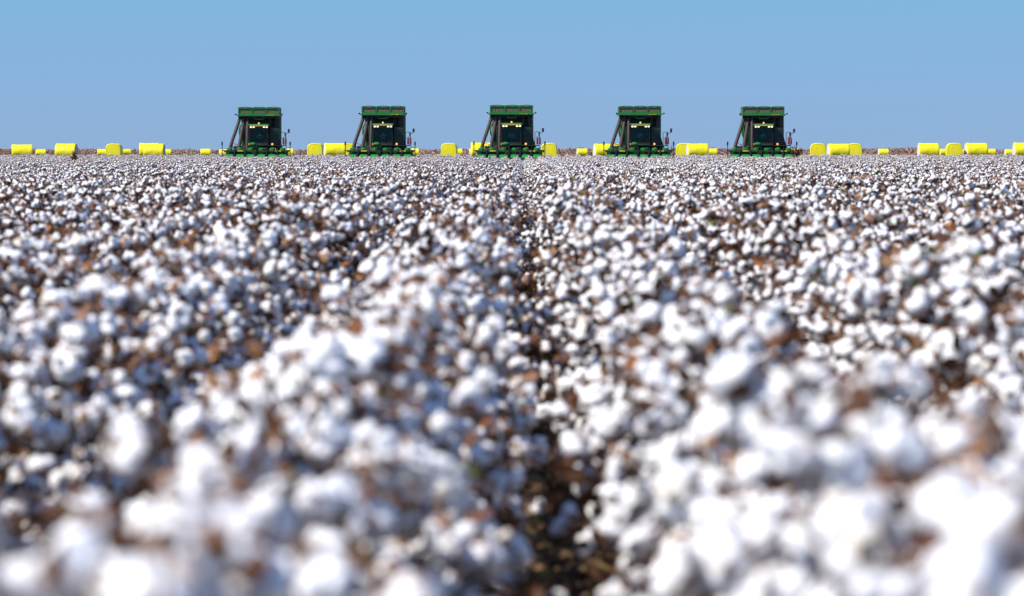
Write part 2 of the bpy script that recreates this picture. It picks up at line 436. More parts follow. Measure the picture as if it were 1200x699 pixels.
def seen(x, y):
    X = 600 + (x * F / y + (VX - 600)); Yt = HZ + (EYE - 1.12) * F / y
    m_ = 0.25 * F / y
    return -m_ < X < 1200 + m_ and Yt < 700
vis = sorted([p for p in near_pts if seen(p[0], p[1])], key=lambda p: p[1])[:300]
chosen = set(vis)

# plants that are things of their own
stem_me = [p.stem_mesh() for p in protos]; leaf_me = [p.leaf_mesh() for p in protos]
boll_one = []                                       # lint and bur in one mesh, for the plants farther off
for k in range(NB):
    g = Merge(); g.add(*md_arr[k], 0); g.add(*bur_arr[k], 1); boll_one.append(g.mesh('boll', [LINT, BUR]))
ORD = ['nearest', 'second nearest', 'third nearest', 'fourth nearest', 'fifth nearest', 'sixth nearest', 'seventh nearest', 'eighth nearest', 'ninth nearest', 'tenth nearest']
RN = ['first', 'second', 'third', 'fourth', 'fifth', 'sixth', 'seventh']
LOOK = {3: 'half bare cotton plant with rust leaves', 8: 'sparse cotton plant with dead orange leaves'}
count = {}
for i, (x, y, r) in enumerate(vis):
    k = random.randrange(NP) if random.random() > .2 else random.choice([3, 8])
    if k in (3, 8) and random.random() < .45: k = random.choice([0, 1, 2, 4, 5, 6, 7])
    if k in (3, 8) and y < 10: k = random.choice([0, 2, 4, 6, 7])
    if any(abs(x - a_) < .25 and abs(y - b_) < .28 for a_, b_ in ((.60, 7.9), (1.6, 14.5))): k = 8
    sc_ = height_field(x, y) * random.uniform(.93, 1.08)
    e = empty('cotton_plant', (x, y, 0), random.random() * 6.28); wd_ = (1.03 if r in (0, -1) and 5 < y < 25 else 1.06) * random.uniform(.95, 1.06)
    e.scale = (sc_ * wd_, sc_ * wd_, sc_)
    side = 'right' if r >= 0 else 'left'; q = r if r >= 0 else -r - 1
    c_ = count.get(r, 0); count[r] = c_ + 1
    look = LOOK.get(k, 'leafless cotton plant full of bolls')
    if c_ < 10: lab = f'{look}, {ORD[c_]} in {RN[q]} row {side} of furrow'
    elif q < 2: lab = f'{look}, well back in {RN[q]} row {side} of furrow'
    else: lab = f'{look}, well back in outer rows {side} of furrow'
    tag(e, lab, 'cotton plant', 'cotton plants in the foreground rows')
    obj('stem', stem_me[k], e); obj('dry_leaves', leaf_me[k], e)
    hi = i < 60
    for p, qn, sz, kb in protos[k].empties:
        b = bpy.data.objects.new('empty_bur', burs[kb]); C.objects.link(b); b.parent = e
        b.location = p; b.rotation_mode = 'QUATERNION'; b.rotation_quaternion = qn; b.scale = sz
    for p, qn, sz, kb in protos[k].bolls:
        b = bpy.data.objects.new('boll', lint_hi[kb] if hi else boll_one[kb]); C.objects.link(b); b.parent = e
        b.location = p; b.rotation_mode = 'QUATERNION'; b.rotation_quaternion = qn; b.scale = sz
        if hi:
            u = bpy.data.objects.new('bur', burs[kb]); C.objects.link(u); u.parent = b

def scatter(name, pts, lib, nvar, rots, scales, label, cat):
    me_ = bpy.data.meshes.new(name); me_.from_pydata(pts, [], [])
    a = me_.attributes.new('rot', 'FLOAT_VECTOR', 'POINT'); a.data.foreach_set('vector', np.array(rots, float).ravel())
    a = me_.attributes.new('scl', 'FLOAT_VECTOR', 'POINT'); a.data.foreach_set('vector', np.array(scales, float).ravel())
    a = me_.attributes.new('idx', 'INT', 'POINT'); a.data.foreach_set('value', rng.integers(0, nvar, len(pts)).astype(np.int32))
    o = obj(name, me_); tag(o, label, cat, kind='stuff')
    ng = bpy.data.node_groups.new(name, 'GeometryNodeTree')
    ng.interface.new_socket('Geometry', in_out='INPUT', socket_type='NodeSocketGeometry')
    ng.interface.new_socket('Geometry', in_out='OUTPUT', socket_type='NodeSocketGeometry')
    N = ng.nodes; gi = N.new('NodeGroupInput'); go = N.new('NodeGroupOutput')
    m2p = N.new('GeometryNodeMeshToPoints'); ci = N.new('GeometryNodeCollectionInfo'); iop = N.new('GeometryNodeInstanceOnPoints')
    ci.inputs['Collection'].default_value = lib; ci.inputs['Separate Children'].default_value = True; ci.inputs['Reset Children'].default_value = True
    def attr(n_, ty):
        t = N.new('GeometryNodeInputNamedAttribute'); t.data_type = ty; t.inputs['Name'].default_value = n_; return t.outputs['Attribute']
    iop.inputs['Pick Instance'].default_value = True
    L = ng.links.new
    L(gi.outputs[0], m2p.inputs['Mesh']); L(m2p.outputs[0], iop.inputs['Points']); L(ci.outputs[0], iop.inputs['Instance'])
    L(attr('idx', 'INT'), iop.inputs['Instance Index']); L(attr('rot', 'FLOAT_VECTOR'), iop.inputs['Rotation']); L(attr('scl', 'FLOAT_VECTOR'), iop.inputs['Scale'])
    L(iop.outputs[0], go.inputs[0])
    md = o.modifiers.new('scatter', 'NODES'); md.node_group = ng
    return o
rest = [p for p in near_pts if p not in chosen]
P, Rr, S = [], [], []
for x, y, r in rest:
    s_ = height_field(x, y) * random.uniform(.90, 1.10)
    P.append((x, y, ground_z(y))); Rr.append((0, 0, random.random() * 6.28)); S.append((s_ * 1.03, s_ * 1.03, s_))
scatter('cotton_crop', P, lib_near, NP, Rr, S, 'dense mass of white cotton plants filling the rows beyond the foreground', 'cotton crop')
P, Rr, S = [], [], []
for x, y in far_pts:
    s_ = height_field(x, y) * random.uniform(.95, 1.04)
    P.append((x, y, ground_z(y))); Rr.append((0, 0, random.choice([0, PI]))); S.append((s_ * 1.18 * random.choice([-1, 1]), s_, s_))
scatter('distant_cotton_crop', P, lib_far, 7, Rr, S, 'far rows of white cotton running up to the green pickers', 'cotton crop')

# clods and fallen leaves in the furrows close by
lib_soil = bpy.data.collections.new('clod_sources')
for k in range(5):
    b = bmesh.new(); bmesh.ops.create_icosphere(b, subdivisions=2, radius=0.5)
    for v in b.verts: v.co *= 1 + 0.5 * noise.noise(v.co * 2.2 + Vector((k * 9, 0, 0))); v.co.z *= 0.85
    m_ = bpy.data.meshes.new('clod_source'); b.to_mesh(m_); b.free(); m_.materials.append(SOIL_C)
    lib_soil.objects.link(bpy.data.objects.new('clod_source', m_))
for k in range(3):
    g = Merge(); g.add(*leaf_arr(random.Random(k), Vector((0, 0, 0)), 0.35), 0)
    lib_soil.objects.link(bpy.data.objects.new('leaf_source', g.mesh('leaf_source', [LEAF], False)))
P, Rr, S = [], [], []
for _ in range(26000):
    y = 3 + 62 * random.random() ** 1.3; r = random.choice([0, 0, 0, 0, 0, -1, 1]); x = FURROW + r * ROW + random.gauss(0, .2)
    s_ = random.choice([.015, .02, .03, .04, .06, .09]) * random.uniform(.7, 1.3)
    P.append((x, y, s_ * 0.15)); Rr.append((random.uniform(-.5, .5), random.uniform(-.5, .5), random.random() * 6.28)); S.append((s_, s_, s_))
scatter('soil_clods', P, lib_soil, 8, Rr, S, 'brown clods and fallen leaves lying along the bare furrow', 'soil clods')

# ------------------------------------------------------------------ dead weeds standing out of the crop
def weed(loc, h, seed, label, n=13, sp_=.48):
    rr = random.Random(seed); e = empty('dry_weed', loc); tag(e, label, 'weed', 'dead weeds standing in the crop')
    g = Merge(); lf = Merge()
    for k in range(n):
        a = rr.random() * 6.28; sp = rr.uniform(.03, sp_)
        p1 = Vector((math.cos(a) * sp * .4, math.sin(a) * sp * .4, h * .5)); p2 = Vector((math.cos(a) * sp, math.sin(a) * sp, h * rr.uniform(.8, 1)))
        g.add(*tube_arr([Vector((0, 0, 0)), p1, p2], [.016, .010, .004], 5), 0)
        for _ in range(46):
            t = rr.uniform(.45, 1); q = p1.lerp(p2, t) + Vector((rr.gauss(0, .06), rr.gauss(0, .06), rr.gauss(0, .05)))
            lf.add(*leaf_arr(rr, q, rr.uniform(.04, .09)), 0)
    obj('stem', g.mesh('stem', [STEM]), e); obj('dry_leaves', lf.mesh('dry_leaves', [BUR], False), e)
weed((px(933, 400), 400, 0), 1.8, 1, 'dark brown dead weed at the right end of the rightmost picker')
weed((px(87, 330), 330, 0), 1.45, 2, 'thin brown dead weed poking up below the yellow bales at far left', 4, .12)

# ------------------------------------------------------------------ far scrub
g = Merge(); rr = random.Random(5)
for k in range(2600):
    x = rr.uniform(-230, 230); y = rr.uniform(1330, 1400); h = 1.75 + 0.55 * noise.noise(Vector((x * .035, y * .01, 0))) + rr.gauss(0, .14)
    for j in range(26):
        q = Vector((x + rr.gauss(0, .7), y + rr.gauss(0, .5), ground_z(y) + h * min(1.12, rr.random() ** .7 * 1.05)))
        g.add(*leaf_arr(rr, q, rr.uniform(.14, .34)), 0)
tag(obj('dry_scrub', g.mesh('dry_scrub', [SCRUB], False)), 'low band of dry brown scrub along the horizon behind the bales', 'scrub', kind='stuff')

# ------------------------------------------------------------------ cotton picker (front towards the camera, -Y)
def make_picker():
    T = empty('cotton_picker', (0, 0, 0))
    ux = [-2.54, -1.55, -0.56, 0.45, 1.46, 2.45]
    # header
    b = MB(); b.box(-3.05, 3.1, .75, .93, 1.42, 1.60, .02).box(-3.0, 3.05, 1.15, 1.28, .75, .95, .02)
    for x in (-2.05, -1.05, -.05, .95, 1.95): b.box(x - .05, x + .05, .7, 1.3, .9, 1.66, .01)
    b.box(-2.9, 2.95, 1.31, 1.36, .9, 1.42, .01)
    b.build('header_beam', GREEN_D, T)
    for x in ux:
        m_ = MB()
        m_.box(x - .37, x + .37, .1, 1.15, .35, 1.06, .06)
        m_.hexa([(x - .40, -.12, .92), (x + .38, -.12, .92), (x + .38, .62, .92), (x - .40, .62, .92)],
                [(x - .28, .08, 1.18), (x + .26, .08, 1.18), (x + .28, .58, 1.22), (x - .30, .58, 1.22)])
        u = m_.build('row_unit', GREEN_U, T)
        c = MB(); c.lathe([(-1.15, .02), (-.9, .08), (-.45, .16), (.1, .24)], 'Y', (x - .5, 0, .42), 12, 1, 1.1)
        c.build('divider', GREEN, u)
        s_ = MB(); s_.box(x + .30, x + .40, -.05, .12, .98, 1.20, .02); s_.build('guide_plate', STEEL, u)
        d = MB(); d.lathe([(.34, .03), (.40, .19), (.52, .22), (.66, .22), (.72, .12)], 'Z', (x + .02, .92, .85 + .25), 14, 1.25, .9)
        d.build('unit_cover', GREEN, u)
    for x in (-1.5, 2.05): MB().box(x - .26, x + .26, .735, .745, 1.48, 1.57).build('warning_stripe', YELLOW, T)
    for x in (-2.05, -.05, .95, 1.95):
        MB().tube([(x, .55, 1.62), (x + .05, .9, 1.85), (x + .1, 1.7, 1.9)], .03, 6).build('hydraulic_hose', BLACK, T)
    for sx in (-1, 1):
        x = 3.18 * sx
        p = MB(); p.box(x - .035, x + .035, .2, .27, .35, 2.1, .01).box(min(x, x - sx * .38), max(x, x - sx * .38), .21, .26, 1.52, 1.60).box(min(x, x - sx * .3), max(x, x - sx * .3), .21, .26, 1.05, 1.11)
        p.box(x - .05, x + .05, .0, 1.25, .35, .9, .02)
        e = p.build('end_post', BLACK, T)
        MB().box(x - .07, x + .07, .15, .28, 2.05, 2.38, .03).build('marker_lamp', BLACK, e)
    # chassis and wheels
    b = MB(); b.box(-1.1, 1.1, 1.6, 9.2, 1.25, 1.75, .04).box(-1.9, 1.9, 3.0, 3.5, .85, 1.15, .04).box(-1.5, 1.5, 8.2, 8.6, .65, .9, .04)
    b.build('chassis', BLACK, T)
    for x, y, r, wd in ((-1.35, 3.25, .98, .5), (-2.0, 3.25, .98, .5), (1.35, 3.25, .98, .5), (2.0, 3.25, .98, .5), (-1.55, 8.4, .72, .45), (1.55, 8.4, .72, .45)):
        m_ = MB(); h = wd / 2
        m_.lathe([(-h * .5, r * .56), (-h * .9, r * .72), (-h, r * .9), (-h * .8, r), (h * .8, r), (h, r * .9), (h * .9, r * .72), (h * .5, r * .56)], 'X', (x, y, r), 28)
        for k in range(20):
            a = 2 * PI * k / 20; c0 = Vector((x, y + math.cos(a) * r, r + math.sin(a) * r)); t = Vector((0, -math.sin(a), math.cos(a))) * .05
            o_ = Vector((0, math.cos(a), math.sin(a))) * .035
            for s_ in (-1, 1):
                e0 = Vector((s_ * h * .9, 0, 0)) + t * 1.6; e1 = Vector((s_ * .02, 0, 0)) - t
                m_.hexa([c0 + e0 - t - o_, c0 + e1 - t - o_, c0 + e1 + t - o_, c0 + e0 + t - o_], [c0 + e0 - t + o_, c0 + e1 - t + o_, c0 + e1 + t + o_, c0 + e0 + t + o_])
        wo = m_.build('wheel', RUBBER, T)
        MB().lathe([(-h * .55, r * .2), (-h * .3, r * .55), (h * .3, r * .55), (h * .55, r * .2)], 'X', (x, y, r), 20).build('rim', YELLOW, wo)
    # main body behind the cab: accumulator and module chamber
    b = MB(); b.box(-1.42, 2.05, 3.9, 6.4, 1.78, 4.80, .05); b.build('accumulator', GREEN_D, T)
    b = MB(); b.box(-1.5, 1.5, 6.4, 7.6, 1.78, 3.7, .08); b.build('engine_hood', GREEN, T)
    b = MB(); b.lathe([(-1.22, .2), (-1.22, 1.18), (1.22, 1.18), (1.22, .2)], 'X', (0, 8.9, 2.45), 32); ch = b.build('module_chamber', GREEN, T)
    for sx in (-1, 1): MB().lathe([(-.04, .9), (.04, .9)], 'X', (1.27 * sx, 8.9, 2.45), 28).build('chamber_door', YELLOW, ch)
    b = MB()
    for y in (3.9, 5.1, 6.3): b.box(-1.55, -1.43, y, y + .12, 1.8, 4.82).box(2.06, 2.15, y, y + .12, 1.8, 4.82)
    b.build('body_frame', GREEN, T)
    b = MB(); b.tube([(-1.6, 3.8, 4.0), (-1.72, 3.7, 3.6), (-1.7, 3.7, 3.1), (-1.55, 3.8, 2.7)], .08, 8); b.build('coolant_pipe', GREEN, T)
    # basket
    b = MB()
    X0, X1, Y0, Y1, Z0, Z1 = -1.76, 2.12, 1.9, 6.5, 4.90, 5.58
    for x in (X0, -.45, .82, X1 - .09):
        b.box(x, x + .09, Y0, Y0 + .08, Z0, Z1)
        b.box(x, x + .09, Y1 - .08, Y1, Z0, Z1)
    for y in (3.0, 4.2, 5.4): b.box(X0, X0 + .06, y, y + .08, Z0, Z1).box(X1 - .06, X1, y, y + .08, Z0, Z1)
    b.box(X0 - .005, X1 + .005, Y0 - .01, Y0 + .07, Z1 - .09, Z1 + .03).box(X0 - .005, X1 + .005, Y1 - .07, Y1 + .01, Z1 - .09, Z1 + .03)
    b.box(X0 - .01, X0 + .07, Y0 + .071, Y1 - .071, Z1 - .09, Z1 + .03).box(X1 - .07, X1 + .01, Y0 + .071, Y1 - .071, Z1 - .09, Z1 + .03)
    b.box(X0 - .12, X1 + .1, Y0 - .22, Y1, Z0 - .1, Z0 + .03)
    for x in (-1.1, .2, 1.5): b.tube([(x - .55, Y0 - .02, Z1 + .02), (x, Y0 - .02, Z1 + .085), (x + .55, Y0 - .02, Z1 + .02)], .02, 6)
    bk = b.build('basket', GREEN_B, T)
    for x0, x1 in ((X0 + .1, -.46), (-.35, .81), (.92, X1 - .1)):
        m_ = MB(); m_.box(x0, x1, Y0 + .09, Y0 + .11, Z0 + .03, Z1 - .09)
        f = m_.build('screen_panel', MESH_B, bk)
        m_ = MB(); n = 5
        for k in range(n):
            x = x0 + (x1 - x0) * (k + .5) / n; m_.box(x - .022, x + .022, Y0 + .055, Y0 + .085, Z0 + .03, Z1 - .09)
        m_.box(x0, x1, Y0 + .02, Y0 + .054, Z0 + .03, Z0 + .20)
        m_.build('screen_bars', GREEN_B, f)
    m_ = MB(); m_.box(X0 + .02, X0 + .04, Y0 + .1, Y1 - .1, Z0 + .03, Z1 - .09).box(X1 - .04, X1 - .02, Y0 + .1, Y1 - .1, Z0 + .03, Z1 - .09).box(X0 + .08, X1 - .08, Y1 - .06, Y1 - .04, Z0 + .03, Z1 - .09)
    m_.build('side_screen', MESH_B, bk)
    MB().box(X0 + .08, X1 - .08, Y0 + .12, Y1 - .1, Z1 - .06, Z1 - .03).build('basket_roof', GREEN_D, bk)
    for x in (X0 - .22, X1 + .22):
        MB().lathe([(-.12, .03), (-.08, .085), (.06, .085), (.1, .03)], 'Y', (x, Y0 - .1, Z0 + .06), 12).box(min(x, x + (.12 if x < 0 else -.12)), max(x, x + (.12 if x < 0 else -.12)), Y0 - .12, Y0 - .06, Z0 + .0, Z0 + .05).build('basket_lamp', BLACK, bk)
    # yellow lettering on the basket lip
    cu = bpy.data.curves.new('lettering', 'FONT'); cu.body = 'JOHN DEERE'; cu.size = .13; cu.extrude = .004; cu.align_x = 'CENTER'
    tmp = bpy.data.objects.new('tmp', cu); me_ = bpy.data.meshes.new_from_object(tmp); bpy.data.objects.remove(tmp)
    me_.materials.clear(); tx = obj('lettering', me_, bk, YELLOW); tx.location = (1.28, Y0 - .228, Z0 - .08); tx.rotation_euler = (R(90), 0, 0)
    b = MB(); b.tube([(-.2, 1.85, 4.8), (-.2, 1.85, 4.5), (.6, 1.85, 4.5), (.6, 1.85, 4.8)], .03, 6); b.build('step_rail', GREEN, T)
    b = MB(); b.box(-1.5, 2.05, 2.3, 3.88, 4.56, 4.79, .03); b.build('duct_manifold', BLACK, T)
    # air ducts
    def duct(pts, rad=.165):
        P_ = [Vector(p) for p in pts]; out = []; n = 26
        for k in range(n):                                           # Catmull-Rom
            t = k / (n - 1) * (len(P_) - 1); i = min(int(t), len(P_) - 2); u = t - i
            a, b_, c, d = P_[max(i - 1, 0)], P_[i], P_[i + 1], P_[min(i + 2, len(P_) - 1)]
            out.append(.5 * ((2 * b_) + (c - a) * u + (2 * a - 5 * b_ + 4 * c - d) * u * u + (3 * b_ - a - 3 * c + d) * u ** 3))
        MB().tube(out, [rad * (1.0 if k % 2 else .94) for k in range(n)], 14).build('air_duct', HOSE, T)
    duct([(-1.56, 2.3, 4.86), (-1.68, 2.1, 4.35), (-1.98, 1.7, 3.4), (-2.35, 1.35, 2.3), (-2.56, 1.15, 1.5)])
    duct([(-1.2, 2.3, 4.86), (-1.26, 2.1, 4.2), (-1.40, 1.7, 3.3), (-1.58, 1.35, 2.3), (-1.72, 1.15, 1.5)])
    duct([(-.86, 2.3, 4.86), (-.87, 2.0, 4.2), (-.88, 1.6, 3.3), (-.9, 1.35, 2.3), (-.86, 1.15, 1.5)], .14)
    duct([(1.24, 2.9, 4.86), (1.22, 2.9, 4.2), (1.2, 2.9, 3.2), (1.0, 2.2, 2.0), (.6, 1.15, 1.5)], .15)
    duct([(1.74, 2.9, 4.86), (1.72, 2.9, 4.2), (1.7, 2.9, 3.2), (1.6, 2.2, 2.0), (1.5, 1.15, 1.5)], .15)
    duct([(1.9, 3.5, 4.86), (1.88, 3.5, 4.2), (1.9, 3.3, 3.2), (2.2, 2.4, 2.0), (2.4, 1.15, 1.5)], .14)
    b = MB(); b.box(1.16, 2.08, 2.2, 2.7, 2.14, 3.72, .04)
    fb = b.build('fan_housing', GREEN_D, T)
    m_ = MB()
    for k in range(6): m_.box(1.22, 2.02, 2.17, 2.195, 2.3 + k * .22, 2.38 + k * .22)
    m_.build('grille', BLACK, fb)
    # cab
    cx0, cx1 = -.68, 1.08
    b = MB(); b.box(cx0, cx1, 1.75, 3.5, 2.06, 2.28, .04)
    for x in (cx0, cx1 - .07):
        b.box(x, x + .07, 1.75, 1.83, 2.28, 3.85).box(x, x + .07, 3.4, 3.5, 2.28, 3.85)
    b.box(cx0 + .07, cx1 - .07, 3.42, 3.48, 2.28, 3.85)
    cab = b.build('cab', BLACK, T)
    MB().box(cx0 + .07, cx1 - .07, 1.77, 1.79, 2.28, 3.66).build('windshield', GLASS, cab)
    for x in (cx0 + .02, cx1 - .04): MB().box(x, x + .02, 1.83, 3.4, 2.28, 3.82).build('side_window', GLASS, cab)
    b = MB(); b.box(cx0 - .08, cx1 + .08, 1.55, 3.6, 3.86, 4.04, .06); b.build('cab_roof', GREEN, cab)
    b = MB(); b.hexa([(cx0 - .02, 1.50, 3.84), (cx1 + .02, 1.50, 3.84), (cx1 + .02, 1.6, 3.84), (cx0 - .02, 1.6, 3.84)], [(cx0 + .12, 1.53, 3.95), (cx1 - .12, 1.53, 3.95), (cx1 - .12, 1.6, 3.95), (cx0 + .12, 1.6, 3.95)]); b.build('visor', DULL_Y, cab)
    MB().box(cx0, cx1, 1.60, 1.75, 3.66, 3.84, .02).build('lamp_bar', BLACK, cab)
    for x in (cx0 + .14, cx0 + .40, cx1 - .40, cx1 - .14):
        MB().lathe([(-.05, .09), (.05, .075)], 'Y', (x, 1.55, 3.755), 14, 1.15, .75).build('work_lamp', LAMP, cab)
    MB().lathe([(0, .08), (.1, .075), (.15, .04)], 'Z', (.2, 1.75, 4.04), 12).build('beacon', LAMP_A, cab)
    b = MB(); b.box(-.1, .5, 2.7, 3.15, 2.28, 2.55, .05).box(-.1, .5, 3.1, 3.25, 2.55, 3.3, .05); b.build('seat', SEAT, cab)
    b = MB(); b.tube([(.2, 1.9, 2.28), (.2, 2.15, 2.88)], .05, 8); b.lathe([(-.02, .17), (0, .2), (.02, .17)], 'Z', (.2, 2.17, 2.9), 16); b.build('steering_column', BLACK, cab)
    MB().box(.68, .86, 1.95, 2.1, 2.28, 2.55, .02).build('red_monitor', RED, cab)
    b = MB(); b.box(cx0 + .05, cx1 - .02, 1.58, 1.9, 2.0, 2.16, .05); b.build('front_bumper', GREEN_D, T)
    b = MB(); b.lathe([(-.28, .04), (-.22, .14), (0, .19), (.22, .14), (.28, .04)], 'X', (-.38, 1.52, 2.16), 16); b.build('bumper_cover', GREEN, T)
    for x in (-.78, 1.46): MB().lathe([(-.05, .1), (.04, .085)], 'Y', (x, 1.5, 2.16), 14).box(x - .03, x + .03, 1.545, 1.7, 2.1, 2.2).build('headlamp', LAMP_A, T)
    # deck, railing, fire extinguishers, mirrors
    MB().box(1.1, 2.68, 1.7, 3.6, 1.98, 2.07, .01).build('deck', GREEN_D, T)
    MB().box(-2.3, -1.0, 1.7, 2.4, 1.78, 1.86, .01).build('deck', GREEN_D, T)
    b = MB()
    for x in (2.28, 2.66): b.tube([(x, 1.8, 2.06), (x, 1.8, 3.2)], .028, 6)
    b.tube([(2.28, 1.8, 3.2), (2.45, 1.8, 3.28), (2.66, 1.8, 3.2)], .025, 6).tube([(2.28, 1.8, 2.7), (2.66, 1.8, 2.7)], .02, 6).tube([(2.66, 1.8, 3.2), (2.66, 3.5, 3.2), (2.66, 3.5, 2.06)], .025, 6)
    b.box(2.6, 2.74, 1.76, 1.84, 2.9, 3.25, .02)
    b.build('railing', GREEN_D, T)
    for x in (2.5, 2.72): MB().lathe([(2.12, .075), (2.14, .09), (2.66, .09), (2.74, .04), (2.84, .04)], 'Z', (x, 1.62, 0), 12).build('fire_extinguisher', RED, T)
    b = MB(); b.tube([(2.66, 1.78, 3.1), (2.9, 1.7, 3.16), (3.0, 1.7, 3.3)], .025, 6).box(2.91, 3.1, 1.66, 1.72, 3.22, 3.58, .04); mr_ = b.build('mirror', BLACK, T)
    MB().box(2.93, 3.08, 1.722, 1.728, 3.25, 3.55).build('mirror_glass', MIRROR, mr_)
    b = MB(); b.tube([(-2.3, 1.8, 1.84), (-2.25, 1.8, 2.25), (-1.85, 1.8, 2.1), (-1.8, 1.8, 1.84)], .03, 6); b.build('grab_rail', BLACK, T)
    b = MB()
    for k in range(6): b.box(2.72, 3.12, 2.5, 2.62, .55 + k * .26, .58 + k * .26)
    b.box(2.72, 2.76, 2.48, 2.64, .5, 2.05).box(3.08, 3.12, 2.48, 2.64, .5, 2.05)
    b.build('ladder', BLACK, T)
    return T

def make_operator():
    """seated driver, hands forward on the wheel; one skinned surface"""
    T = empty('person', (0, 0, 0))
    J = {'pel': (0, 0, .08, .13), 'bel': (0, .0, .24, .125), 'che': (0, -.01, .44, .145), 'nec': (0, -.02, .58, .05), 'nk2': (0, -.03, .64, .05), 'hd': (0, -.05, .73, .095), 'top': (0, -.04, .82, .075)}
    E = [('pel', 'bel'), ('bel', 'che'), ('che', 'nec'), ('nec', 'nk2'), ('nk2', 'hd'), ('hd', 'top')]
    for s, n in ((-1, 'l'), (1, 'r')):
        J.update({n + 'sh': (s * .19, 0, .52, .055), n + 'el': (s * .27, -.16, .30, .042), n + 'wr': (s * .18, -.42, .40, .028), n + 'pa': (s * .165, -.49, .42, .032),
                  n + 'hp': (s * .10, -.04, .05, .09), n + 'kn': (s * .15, -.46, .10, .06), n + 'an': (s * .15, -.52, -.30, .04), n + 'to': (s * .16, -.68, -.34, .035)})
        E += [('che', n + 'sh'), (n + 'sh', n + 'el'), (n + 'el', n + 'wr'), (n + 'wr', n + 'pa'), ('pel', n + 'hp'), (n + 'hp', n + 'kn'), (n + 'kn', n + 'an'), (n + 'an', n + 'to')]
        for k in range(5):
            a = (k - 2) * .018
            if k == 4: J[n + 'f4'] = (s * .125, -.51, .43, .009); J[n + 'g4'] = (s * .115, -.535, .42, .008)
            else: J[n + f'f{k}'] = (s * .165 + s * (a + .012), -.54 + abs(k - 1.5) * .006, .435, .009); J[n + f'g{k}'] = (s * .165 + s * (a + .012), -.56, .40, .008)
            E += [(n + 'pa', n + f'f{k}'), (n + f'f{k}', n + f'g{k}')]
    names = list(J); idx = {n: i for i, n in enumerate(names)}
    me_ = bpy.data.meshes.new('body'); me_.from_pydata([J[n][:3] for n in names], [(idx[a], idx[b]) for a, b in E], [])
    o = bpy.data.objects.new('tmp', me_); C.objects.link(o)
    md = o.modifiers.new('s', 'SKIN'); md.use_smooth_shade = True
    for n in names:
        v = me_.skin_vertices[0].data[idx[n]]; v.radius = (J[n][3],) * 2; v.use_root = (n == 'pel')
    o.modifiers.new('u', 'SUBSURF').levels = 1; o.modifiers['u'].render_levels = 1
    dg = bpy.context.evaluated_depsgraph_get(); body = bpy.data.meshes.new_from_object(o.evaluated_get(dg)); bpy.data.objects.remove(o)
    body.materials.clear(); body.materials.append(SKIN); body.materials.append(JEANS)
    for p in body.polygons:
        c = p.center
        if c.z < .17 : p.material_index = 1
    obj('body', body, T)
    # shirt: the torso and upper arms of the same surface pushed out by a centimetre
    b = bmesh.new(); b.from_mesh(body); b.normal_update()
    bmesh.ops.delete(b, geom=[f for f in b.faces if not (.12 < f.calc_center_median().z < .585 and f.calc_center_median().y > -.27)], context='FACES')
    for v in b.verts: v.co += v.normal * .014
    sh = bpy.data.meshes.new('shirt'); b.to_mesh(sh); b.free(); sh.materials.clear(); sh.shade_smooth(); obj('shirt', sh, T, CLOTH)
    for p in sh.polygons: p.material_index = 0
    m_ = MB(); m_.lathe([(.745, .1), (.79, .112), (.84, .095), (.87, .05)], 'Z', (0, -.04, 0), 16); m_.box(-.07, .07, -.22, -.12, .745, .758, .004); m_.build('cap', HAIR, T)
    return T

picker = make_picker(); person = make_operator()
# column of the header's left end, of its right end (photograph) give each machine its distance
spots = [(259.7, 340.6, 'leftmost of the five', 125), (404, 487, 'second from the left', 125), (554.7, 639.3, 'middle one of the five', 124), (707, 790, 'second from the right', 125), (852, 934.2, 'rightmost of the five', 125)]
PLAB = ['green six row cotton picker with brown air ducts, leftmost of the five',
        'green six row cotton picker, second from left, with yellow bales behind its ducts',
        'green six row cotton picker, middle of the five, at the head of the furrow',
        'green six row cotton picker, fourth from left, with lit amber lamps',
        'green six row cotton picker, rightmost of the five, beside a dead brown weed']
OLAB = ['operator in teal shirt seated in the cab of the leftmost picker', 'operator in teal shirt seated in the cab of the second picker from left',
        'operator in teal shirt seated in the cab of the middle picker', 'operator in teal shirt seated in the cab of the fourth picker from left',
        'operator in teal shirt seated in the cab of the rightmost picker']
for i, (a, b_, _, _) in enumerate(spots):
    d = F * 6.46 / (b_ - a); xc = px((a + b_) / 2, d)
    t = picker if i == 0 else copy_tree(picker)
    t.location = (xc, d, ground_z(d)); t.rotation_euler = (0, 0, R([.6, -.4, 0, .3, -.5][i]))
    tag(t, PLAB[i], 'cotton picker', 'cotton pickers lined up across the field')
    p = person if i == 0 else copy_tree(person)
    p.location = (xc + .2, d + 2.78, ground_z(d) + 2.50)
    tag(p, OLAB[i], 'person', 'operators in the picker cabs')

